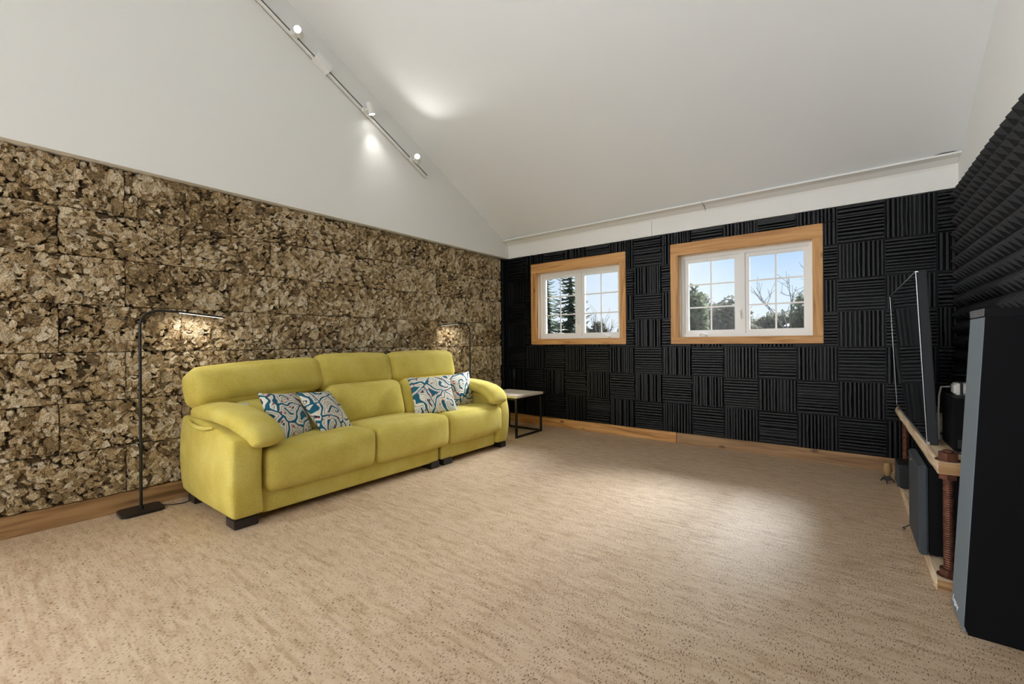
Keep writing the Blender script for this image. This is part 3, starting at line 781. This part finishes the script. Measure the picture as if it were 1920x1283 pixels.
# ================================================================== floor lamps
def floor_lamp(label, x, y, sgn, z_top=1.195):
    root = empty('floor_lamp', (x, y, 0)); tag(root, label, 'floor lamp', 'black arc floor lamps by the sofa')
    mb = MB(); bxx = .085; byy = .108; c = .02
    poly = [(-bxx + c, -byy), (bxx - c, -byy), (bxx, -byy + c), (bxx, byy - c), (bxx - c, byy), (-bxx + c, byy), (-bxx, byy - c), (-bxx, -byy + c)]
    mb.prism(poly, 2, .004, .020); mb.build('base', M['black_metal'], root)
    MB().tube([(0, 0, .018), (0, 0, .04)], .014, 14).build('collar', M['black_metal'], root, True)
    pts = [(0, 0, .03), (0, 0, z_top)]
    R = .105
    for k in range(1, 9):
        a = PI / 2 * 1.06 * k / 8
        pts.append((0, sgn * R * (1 - math.cos(a)), z_top + R * math.sin(a)))
    ex, ez = pts[-1][1], pts[-1][2]
    pts += [(0, ex + sgn * .08, ez - .003)]
    MB().tube(pts, .0085, 12).build('pole', M['black_metal'], root, True)
    a0 = Vector((0, ex + sgn * .07, ez - .002)); a1 = Vector((0, ex + sgn * .36, ez - .032))
    hd = MB(); w = .013
    for_ = []
    v = []
    for p in (a0, a1):
        v += [(p.x - w, p.y, p.z - .004), (p.x + w, p.y, p.z - .004), (p.x + w, p.y, p.z + .007), (p.x - w, p.y, p.z + .007)]
    hd.add(v, [(0, 1, 2, 3), (7, 6, 5, 4), (0, 4, 5, 1), (1, 5, 6, 2), (2, 6, 7, 3), (3, 7, 4, 0)])
    h = hd.build('lamp_head', M['black_metal'], root)
    v = []
    for p in (a0.lerp(a1, .08), a0.lerp(a1, .96)):
        v += [(p.x - .010, p.y, p.z - .0065), (p.x + .010, p.y, p.z - .0065), (p.x + .010, p.y, p.z - .0035), (p.x - .010, p.y, p.z - .0035)]
    MB().add(v, [(0, 1, 2, 3), (7, 6, 5, 4), (0, 4, 5, 1), (1, 5, 6, 2), (2, 6, 7, 3), (3, 7, 4, 0)]).build('led_strip', M['led'], h)
    d = bpy.data.lights.new('lamp_led', 'AREA'); d.shape = 'RECTANGLE'; d.size = .25; d.size_y = .02; d.energy = 1.3; d.color = (1, .93, .82)
    lo = bpy.data.objects.new('lamp_led', d); COL.objects.link(lo); lo.parent = root
    mid = a0.lerp(a1, .5); lo.location = (mid.x, mid.y, mid.z - .012); lo.rotation_euler = (0, 0, PI / 2)
    cord = [(.0, sgn * .105, .012), (.03, sgn * .16, .006), (.05, sgn * .21, .005), (.03, sgn * .27, .005), (-.01, sgn * .33, .005)]
    MB().tube(cord, .0035, 6).build('cord', M['black_plastic'], root, True)
    return root
floor_lamp('black arc floor lamp in front of the cork, beside the near sofa arm', .118, -3.935, 1)
floor_lamp('black arc floor lamp behind the far end of the sofa', .118, -.86, -1)

# ================================================================== side table
tb = empty('side_table', (.555, -.595, 0)); tag(tb, 'small side table with pale top and black metal frame', 'table')
mb = MB(); X0, X1, Y0, Y1 = -.255, .255, -.255, .255; t = .022
box('table_top', X0 - .012 + .555, X1 + .012 + .555, Y0 - .012 - .595, Y1 + .012 - .595, .448, .475, M['bleached_y'], tb, .004)
for xx in (X0, X1 - t):
    for yy in (Y0, Y1 - t):
        MB().box(xx, xx + t, yy, yy + t, 0, .448, .001).build('leg', M['black_metal'], tb)
for z0 in (0.0, .426):
    MB().box(X0 + t, X1 - t, Y1 - t, Y1, z0, z0 + t, .001).build('rail', M['black_metal'], tb)
    MB().box(X0, X0 + t, Y0 + t, Y1 - t, z0, z0 + t, .001).build('rail', M['black_metal'], tb)
    MB().box(X1 - t, X1, Y0 + t, Y1 - t, z0, z0 + t, .001).build('rail', M['black_metal'], tb)
    if z0 > 0: MB().box(X0 + t, X1 - t, Y0, Y0 + t, z0, z0 + t, .001).build('rail', M['black_metal'], tb)

# ================================================================== track light on the gable
tk = empty('track_light', (.09, -2.5, 3.42)); tag(tk, 'white track light with swivelling spots along the gable', 'track light')
TL0 = Vector((.088, -1.497, 2.899)); TD = Vector((0, -1, .518)).normalized(); TN = Vector((0, .518, 1)).normalized()
def tr_p(s, off=0, x=0): return TL0 + TD * s + TN * off + Vector((x, 0, 0)) - tk.location
def bar(mb, s0, s1, w, xa, xb_, off=0):
    v = []
    for s in (s0, s1):
        v += [tr_p(s, off - w, xa), tr_p(s, off + w, xa), tr_p(s, off + w, xb_), tr_p(s, off - w, xb_)]
    return mb.add(v, [(0, 1, 2, 3), (7, 6, 5, 4), (0, 4, 5, 1), (1, 5, 6, 2), (2, 6, 7, 3), (3, 7, 4, 0)])
mb = MB(); bar(mb, 0, 2.9, .003, -.018, .014, .017); bar(mb, 0, 2.9, .0085, -.018, .014, -.0115); bar(mb, 0, 2.9, .02, -.018, -.006)
mb.build('track', M['white_trim'], tk)
mb = MB(); bar(mb, .004, 2.89, .0085, -.0055, .004, .0055); mb.build('track_slot', plain('dark_slot', (.02, .02, .02), .5), tk)
mb = MB(); bar(mb, 1.275, 1.42, .034, -.016, .05, .004); mb.build('power_feed', M['vinyl'], tk)
def spot(s, aim, energy, size, blend=.5):
    """adapter, short arm and cylinder head with a glowing lens"""
    p = tr_p(s, 0, .012); c = p + Vector((.075, .01, -.005)); a = Vector(aim).normalized()
    MB().box(p.x - .006, p.x + .018, p.y - .03, p.y + .03, p.z - .02, p.z + .02, .004).build('spot_adapter', M['white_trim'], tk)
    MB().tube([p + Vector((.012, 0, 0)), p + Vector((.045, 0, .0)), c], .007, 8).build('spot_arm', M['white_trim'], tk, True)
    h = MB().tube([c - a * .055, c - a * .053, c + a * .045, c + a * .05], [.024, .030, .030, .027], 18, False)
    h.tube([c - a * .056, c - a * .054], .024, 18); ho = h.build('spot_head', M['white_trim'], tk, True)
    MB().tube([c + a * .036, c + a * .040], .026, 18).build('lens', M['spot_lens'], ho, True)
    d = bpy.data.lights.new('spot_beam', 'SPOT'); d.energy = energy; d.spot_size = math.radians(size); d.spot_blend = blend; d.shadow_soft_size = .022; d.color = (1, .965, .91)
    lo = bpy.data.objects.new('spot_beam', d); COL.objects.link(lo); lo.parent = tk; lo.location = c + a * .06
    lo.rotation_euler = a.to_track_quat('-Z', 'Y').to_euler()
spot(.235, (.62, -.55, .10), 12, 105, .5)
spot(.865, (.0, .30, -.95), 8, 80, 1.0)
spot(1.62, (.72, -.6, -.25), 12, 90, .5)
spot(1.99, (.75, -.3, -.5), 12, 90, .5)

# ================================================================== slab console with threaded rods
cs = empty('media_console', (4.14, -1.12, 0)); tag(cs, 'low console of two live-edge timber slabs on rusty threaded rods', 'console')
def slab(name, z0, z1, x0, x1, y0, y1, seed):
    """live-edge plank: wavy sloping front edge"""
    n = 26; V = []; F = []
    for i in range(n + 1):
        y = y0 + (y1 - y0) * i / n
        w1 = .010 * noise.noise(Vector((y * 3.1, seed, 0))) + .006 * noise.noise(Vector((y * 9, seed, 4)))
        w2 = .008 * noise.noise(Vector((y * 5.1, seed, 9))) + .006 * noise.noise(Vector((y * 13, seed, 2)))
        V += [(x0 + .004 + w1 * .6, y, z0), (x0 - .002 + w2, y, (z0 + z1) / 2), (x0 + .010 + w1, y, z1), (x1, y, z1), (x1, y, z0)]
    for i in range(n):
        for j in range(5): F.append([i * 5 + j, i * 5 + (j + 1) % 5, (i + 1) * 5 + (j + 1) % 5, (i + 1) * 5 + j])
    F.append([4, 3, 2, 1, 0]); F.append([n * 5 + j for j in range(5)])
    V = [(a - 4.14, b_ + 1.12, c) for a, b_, c in V]
    return MB().add(V, F).build(name, M['slab_y'], cs)
slab('upper_slab', .497, .546, 4.008, 4.30, -2.09, -.16, 1.0)
slab('lower_slab', .0, .045, 4.0, 4.30, -2.09, -.12, 5.0)
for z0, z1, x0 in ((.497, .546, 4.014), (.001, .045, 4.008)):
    MB().box(x0 - 4.14, 4.298 - 4.14, -2.0925 + 1.12, -2.09 + 1.12, z0 + .001, z1 - .001).build('end_grain', M['oak_x'], cs)  # thin plate of darker wood on each slab's near end
def nut(x, y, z0, z1, r, parent):
    mb = MB(); mb.prism([(x + r * math.cos(PI / 3 * k + .3), y + r * math.sin(PI / 3 * k + .3)) for k in range(6)], 2, z0, z1)
    return mb.build('hex_nut', M['rust'], parent)
def washer(x, y, z0, z1, r, parent): return MB().tube([(x, y, z0), (x, y, z1)], r, 20).build('washer', M['rust'], parent, True)
for ax, ay in ((4.052, -2.03), (4.052, -.33), (4.245, -2.03), (4.245, -.33)):
    lx, ly = ax - 4.14, ay + 1.12; pts = []; rs = []
    n = 110
    for k in range(n + 1):
        pts.append((lx, ly, .046 + (.590 - .046) * k / n)); rs.append(.0185 if k % 2 else .0162)
    rod = MB().tube(pts, rs, 14).build('threaded_rod', M['rust'], cs, False)
    nut(lx, ly, .050, .078, .033, rod); washer(lx, ly, .0455, .050, .040, rod)
    nut(lx, ly, .466, .493, .032, rod); washer(lx, ly, .493, .497, .038, rod)
    nut(lx, ly, .550, .580, .034, rod); washer(lx, ly, .546, .550, .043, rod)

# television standing on the upper slab, tipped slightly forward
tv = empty('television', (4.022, -.91, .5465)); tag(tv, 'large flat black television standing on the upper slab', 'television')
tv.rotation_euler = (0, -.042, 0)
HW, HH, TH = .79, .865, .042
box_tv = MB().box(.004, TH, -HW, HW, 0, HH, .004).build('casing', M['tv_side'], tv)
MB().box(.0, .005, -HW + .004, HW - .004, .016, HH - .004).build('screen', M['screen'], tv)
for q in ((-HW - .001, HW + .001, HH - .003, HH + .002), (-HW - .001, HW + .001, -.0, .014)):
    MB().box(-.002, .010, q[0], q[1], q[2], q[3]).build('bezel', M['silver'], tv)
for s_ in (-1, 1):
    MB().box(-.001, .002, min(s_ * HW, s_ * (HW - .0025)), max(s_ * HW, s_ * (HW - .0025)), 0, HH).build('bezel', M['silver'], tv)
MB().box(TH, TH + .035, -.45, .45, .1, .5, .01).build('back_cover', M['black_plastic'], tv)
for s_ in (-1, 1): MB().box(.012, .19, s_ * .5 - .02, s_ * .5 + .02, .0095, .018, .002).build('stand_foot', M['black_plastic'], tv)

# tower loudspeaker, front baffle leaning back
tw = empty('tower_speaker', (4.17, -2.315, 0)); tag(tw, 'tall black tower loudspeaker with grey grille nearest the viewer', 'loudspeaker')
def twp(x, z): return (x - 4.17, z)
z1 = 1.150
poly = [(4.048, .0), (4.0375, .03), (4.0965, z1), (4.312, z1), (4.312, 0)]
MB().prism([twp(*q) for q in poly], 1, -.105, .105).build('cabinet', M['speaker_body'], tw)
gp = [(4.034, .012), (4.0935, z1 - .004), (4.098, z1 - .004), (4.0395, .03), (4.042, .012)]
MB().prism([twp(*q) for q in gp], 1, -.1045, .1045).build('grille', M['grille'], tw)
tp = [(4.094, z1), (4.0955, z1 + .028), (4.316, z1 + .028), (4.316, z1)]
MB().prism([twp(*q) for q in tp], 1, -.106, .106).build('top_plate', M['gloss_black'], tw)
MB().box(4.0925 - 4.17, 4.0955 - 4.17, -.106, .106, z1 + .001, z1 + .0275).build('top_edge_strip', M['gloss_top'], tw)  # added silver strip imitating the white gable mirrored in the black plate
fc = bpy.data.curves.new('maker_script', 'FONT'); fc.body = 'Legacy'; fc.size = .036; fc.shear = .35; fc.extrude = .0006; fc.align_x = 'CENTER'
fo = bpy.data.objects.new('maker_script', fc); COL.objects.link(fo)
dg = bpy.context.evaluated_depsgraph_get(); me = bpy.data.meshes.new_from_object(fo.evaluated_get(dg)); bpy.data.objects.remove(fo)
lo = link('maker_script', me, tw); me.materials.clear(); me.materials.append(plain('silver_script', (.8, .8, .8), .4))
ang = math.atan2(4.0935 - 4.034, z1 - .016)
ex_ = Vector((0, -1, 0)); ey_ = Vector((math.sin(ang), 0, math.cos(ang))); ez_ = ex_.cross(ey_)
mt = Matrix((ex_, ey_, ez_)).transposed().to_4x4(); mt.translation = Vector((4.034 + .028 * math.tan(ang) - .0016 - 4.17, .030, .040)); lo.matrix_local = mt

# subwoofer on the lower slab
sw = empty('subwoofer', (4.135, -1.655, .0455)); tag(sw, 'black subwoofer with ridged top between the two slabs', 'subwoofer')
MB().box(-.125, .155, -.200, .200, 0.012, .425, .004).build('cabinet', M['speaker_body'], sw)
MB().box(-.160, -.128, -.205, .205, 0.004, .428, .006).build('grille', M['sub_grille'], sw)
for k in range(7): MB().box(-.115 + .034 * k, -.095 + .034 * k, -.17, .17, .4255, .433, .002).build('top_rib', M['sub_grille'], sw)
MB().box(-.163, -.1595, .095, .125, .382, .398, .001).build('badge', M['chrome'], sw)
for a in (-.1, .12):
    for c in (-.16, .16): MB().tube([(a, c, 0), (a, c, .013)], .015, 12).build('foot', M['black_plastic'], sw, True)
tube_ = MB().tube([(3.962, -1.415, .012), (3.950, -1.43, .022), (3.958, -1.45, .035), (3.975, -1.448, .047), (4.0, -1.42, .050)], .003, 6).build('cable', M['black_plastic'], None, True)
tag(tube_, 'thin black cable end curling off the lower slab', 'cable')

# small black box speaker beyond the subwoofer
sbx = empty('bookshelf_speaker', (4.06, -.585, .0455)); tag(sbx, 'small black box speaker at the far end of the lower slab', 'loudspeaker')
MB().box(-.07, .12, -.105, .105, .006, .165, .004).build('cabinet', M['black_plastic'], sbx)
MB().box(-.078, -.070, -.10, .10, .010, .160, .002).build('grille', M['sub_grille'], sbx)
for a in (-.05, .1):
    for c in (-.08, .08): MB().tube([(a, c, 0), (a, c, .007)], .012, 10).build('foot', M['black_plastic'], sbx, True)
gd = empty('clip_light', (3.945, -.40, 0)); tag(gd, 'little black clip light with amber shade on the floor near the slab end', 'clip light')
MB().tube([(0, 0, .05), (0, 0, .095), (0, 0, .15)], [.012, .03, .022], 14, False).build('shade', plain('amber_plastic', (.30, .19, .08), .25), gd, True)
MB().box(-.022, .022, -.02, .02, .02, .052, .005).build('clip_body', M['black_plastic'], gd)
for k in range(3):
    a = 2 * PI * k / 3 + .4
    MB().tube([(0, 0, .03), (.03 * math.cos(a), .03 * math.sin(a), .03), (.045 * math.cos(a), .045 * math.sin(a), 0.004)], .004, 6).build('leg', M['black_plastic'], gd, True)

# gear behind the television
am_ = empty('amplifier', (4.19, -1.69, .5465)); tag(am_, 'black box amplifier standing behind the television', 'amplifier')
MB().box(-.095, .10, -.14, .14, .006, .25, .004).build('case', M['speaker_body'], am_)
MB().box(-.08, .08, -.1425, -.1395, .02, .06, .001).build('vent_strip', M['tv_side'], am_)
for a in (-.08, .085):
    for c in (-.12, .12): MB().tube([(a, c, 0), (a, c, .007)], .01, 10).build('foot', M['black_plastic'], am_, True)
pa = empty('power_adapter', (4.16, -1.61, .7967)); tag(pa, 'pale grey power adapter lying on top of the amplifier', 'adapter')
MB().box(-.036, .042, -.05, .05, 0, .056, .008).build('case', M['pale_plastic'], pa, True)
MB().tube([(-.012, -.053, .002), (-.012, -.054, .057), (-.012, .0, .059), (-.012, .054, .057)], .005, 8).build('strap', M['black_plastic'], pa, True)
pp = MB().box(4.14, 4.185, -1.24, -1.15, .5465, .552, .001).build('paper_slip', M['paper']); tag(pp, 'small white paper slip on the slab behind the television', 'paper')
for i, (lab, pts, mt_, r) in enumerate((
    ('black cable arching over the pale adapter', [(4.13, -1.40, .55), (4.12, -1.45, .80), (4.135, -1.52, .885), (4.20, -1.62, .895), (4.27, -1.70, .87), (4.305, -1.80, .80), (4.305, -1.80, .552)], M['black_plastic'], .004),
    ('white cable looping down beside the pale adapter', [(4.120, -1.575, .83), (4.092, -1.55, .825), (4.086, -1.54, .78), (4.083, -1.54, .70), (4.085, -1.54, .552)], M['pale_plastic'], .004),
    ('thin black cable lying on the slab before the amplifier', [(4.10, -1.86, .551), (4.13, -1.90, .5505), (4.18, -1.91, .5505), (4.24, -1.88, .5505), (4.285, -1.86, .5505)], M['black_metal'], .0035))):
    o = MB().tube(pts, r, 8).build('cable', mt_, None, True); tag(o, lab, 'cable')
o = MB().tube([(4.22, -.10, 2.43), (4.245, -.14, 2.452), (4.29, -.148, 2.4545), (4.345, -.145, 2.4535), (4.375, -.13, 2.452)], .004, 8).build('cable', M['black_plastic'], None, True)
tag(o, 'short black cable lying on the cove ledge by the corner', 'cable')

# ================================================================== outdoors
gz = -.5
g_ = MB().box(-40, 40, .6, 60, gz - .2, gz).build('garden_lawn', M['lawn']); tag(g_, 'green lawn outside the windows', 'lawn', kind='structure')
def spruce(label, x, y, h, rad, seed):
    r = random.Random(seed); root = empty('spruce_tree', (x, y, gz)); tag(root, label, 'tree', 'spruce trees outside the window')
    MB().tube([(0, 0, 0), (0, 0, h * .6), (0, 0, h)], [.13, .07, .01], 8).build('trunk', M['bark'], root, True)
    mb = MB(); z = h * .08
    while z < h * .985:
        f = 1 - z / h; L_ = rad * (f ** .8) + .06
        for k in range(max(5, int(10 * f) + 5)):
            a = r.uniform(0, 2 * PI); l = L_ * r.uniform(.65, 1.1); dr = -.25 * l
            d = Vector((math.cos(a), math.sin(a), 0)); sd = Vector((-d.y, d.x, 0))
            p0 = Vector((0, 0, z)); V = []; F = []; ns = 5
            for s in range(ns + 1):
                t = s / ns; c = p0 + d * l * t + Vector((0, 0, dr * math.sin(t * PI * .75) + .06 * l * t))
                w = .16 * l * (1 - t) * (1 + .3 * (s % 2)) + .015; droop = -.10 * l * (1 - t) * r.uniform(.5, 1.3) - .02
                V += [c - sd * w + Vector((0, 0, droop)), c, c + sd * w + Vector((0, 0, droop))]
            for s in range(ns):
                for j in range(2): F.append([s * 3 + j, s * 3 + j + 1, s * 3 + 4 + j, s * 3 + 3 + j])
            mb.add(V, F)
        z += h * .022 * r.uniform(.7, 1.2)
    mb.build('foliage', M['needles'], root)
spruce('spruce seen through the leftmost panes of the first window', -7.4, 12.4, 5.2, 1.3, 3)
spruce('taller slim spruce left of the first window mullion', -5.45, 11.2, 6.0, 1.35, 5)
def bush(label, x, y, rx, ry, h, mat, seed, n=6500, size=.085, name='bush', cat_='bush'):
    r = random.Random(seed); root = empty(name, (x, y, gz)); tag(root, label, cat_, 'shrubs beyond the windows')
    mb = MB()
    for k in range(5):
        a = r.uniform(0, 2 * PI); mb.tube([(0, 0, 0), (.2 * rx * math.cos(a), .2 * ry * math.sin(a), h * .4), (.5 * rx * math.cos(a), .5 * ry * math.sin(a), h * .8)], [.04, .025, .008], 5)
    mb.build('stems', M['bark'], root)
    V = []; F = []
    lob = [(r.uniform(-.6, .6), r.uniform(-.6, .6), r.uniform(.35, .8), r.uniform(.3, .5)) for _ in range(9)]
    for k in range(n):
        lx, ly, lz, lr = r.choice(lob); d = Vector((r.gauss(0, 1), r.gauss(0, 1), r.gauss(0, 1))).normalized() * (r.random() ** .4)
        c = Vector(((lx + d.x * lr) * rx, (ly + d.y * lr) * ry, max(.03, (lz + d.z * lr * .6)) * h))
        if r.random() < .25: c.z *= r.random()
        a = Vector((r.gauss(0, 1), r.gauss(0, 1), r.gauss(0, 1))).normalized() * size * r.uniform(.6, 1.4)
        q = a.cross(Vector((r.gauss(0, 1), r.gauss(0, 1), r.gauss(0, 1)))).normalized() * size * .5
        i = len(V); V += [c - a, c - q, c + a, c + q]; F.append((i, i + 1, i + 2, i + 3))
    o = mesh_obj('foliage', V, F, mat, root); o['kind'] = 'stuff'
bush('grey-olive dense shrub right of the first window mullion', -3.2, 9.2, 1.1, .9, 2.6, M['leaves_grey'], 1)
bush('distant low shrub at the right edge of the first window', -6.9, 21, 1.6, 1.0, 2.6, M['leaves_grey'], 2, 4500, .13)
bush('dense evergreen bush at the left of the second window', -.10, 8.5, .8, .7, 3.1, M['leaves'], 3)
bush('wide grey hedge left of the second window mullion', .55, 10.7, 1.3, .7, 3.0, M['leaves_grey'], 4, 8000)
bush('low far hedge right of the second window mullion', 1.0, 16, 2.2, 1.0, 2.9, M['leaves_grey'], 6, 9000, .11)
bush('tall olive bush at the right of the second window', 3.15, 10.9, 1.0, .8, 3.2, M['leaves'], 7)
def bare(label, x, y, h, seed, spread=.55, depth=5, r0=.05):
    r = random.Random(seed); root = empty('bare_tree', (x, y, gz)); tag(root, label, 'tree', 'bare trees beyond the windows')
    tmb = MB(); bmb = MB()
    def grow(p, d, l, rad, k):
        q = p + d * l; mid = p.lerp(q, .5) + Vector((r.gauss(0, 1), r.gauss(0, 1), r.gauss(0, 1))) * l * .04
        (tmb if k == depth else bmb).tube([p, mid, q], [rad, rad * .85, rad * .68], 5 if k > 2 else 4, False)
        if k <= 0: return
        for _ in range(r.choice([2, 3, 3])):
            n = (d + Vector((r.gauss(0, 1), r.gauss(0, 1), r.gauss(0.25, .7))) * spread).normalized()
            s = p.lerp(q, r.uniform(.45, 1.0)); grow(s, n, l * r.uniform(.6, .85), rad * .62, k - 1)
    grow(Vector((0, 0, 0)), Vector((.05, 0, 1)).normalized(), h * .36, r0, depth)
    tmb.build('trunk', M['bark'], root); o = bmb.build('branches', M['bark'], root); o['kind'] = 'stuff'
bare('bare branching tree in the right half of the second window', 2.65, 7.4, 3.7, 4, .55, 5, .045)
bare('thin leafless sapling above the hedge in the second window', 1.35, 8.6, 2.7, 9, .3, 4, .03)
bare('thin leafless saplings above the shrub in the first window', -2.55, 7.6, 3.0, 12, .3, 4, .03)
sh = empty('garden_shed', (2.72, 13.2, gz)); tag(sh, 'tan garden shed low in the second window', 'shed')
MB().box(-.6, .6, -.5, .5, 0, 2.0).build('walls', M['shed'], sh)
MB().prism([(-.6, 2.0), (.6, 2.12), (.6, 2.18), (-.6, 2.06)], 0, -.68, .68).build('roof', M['shed_roof'], sh)
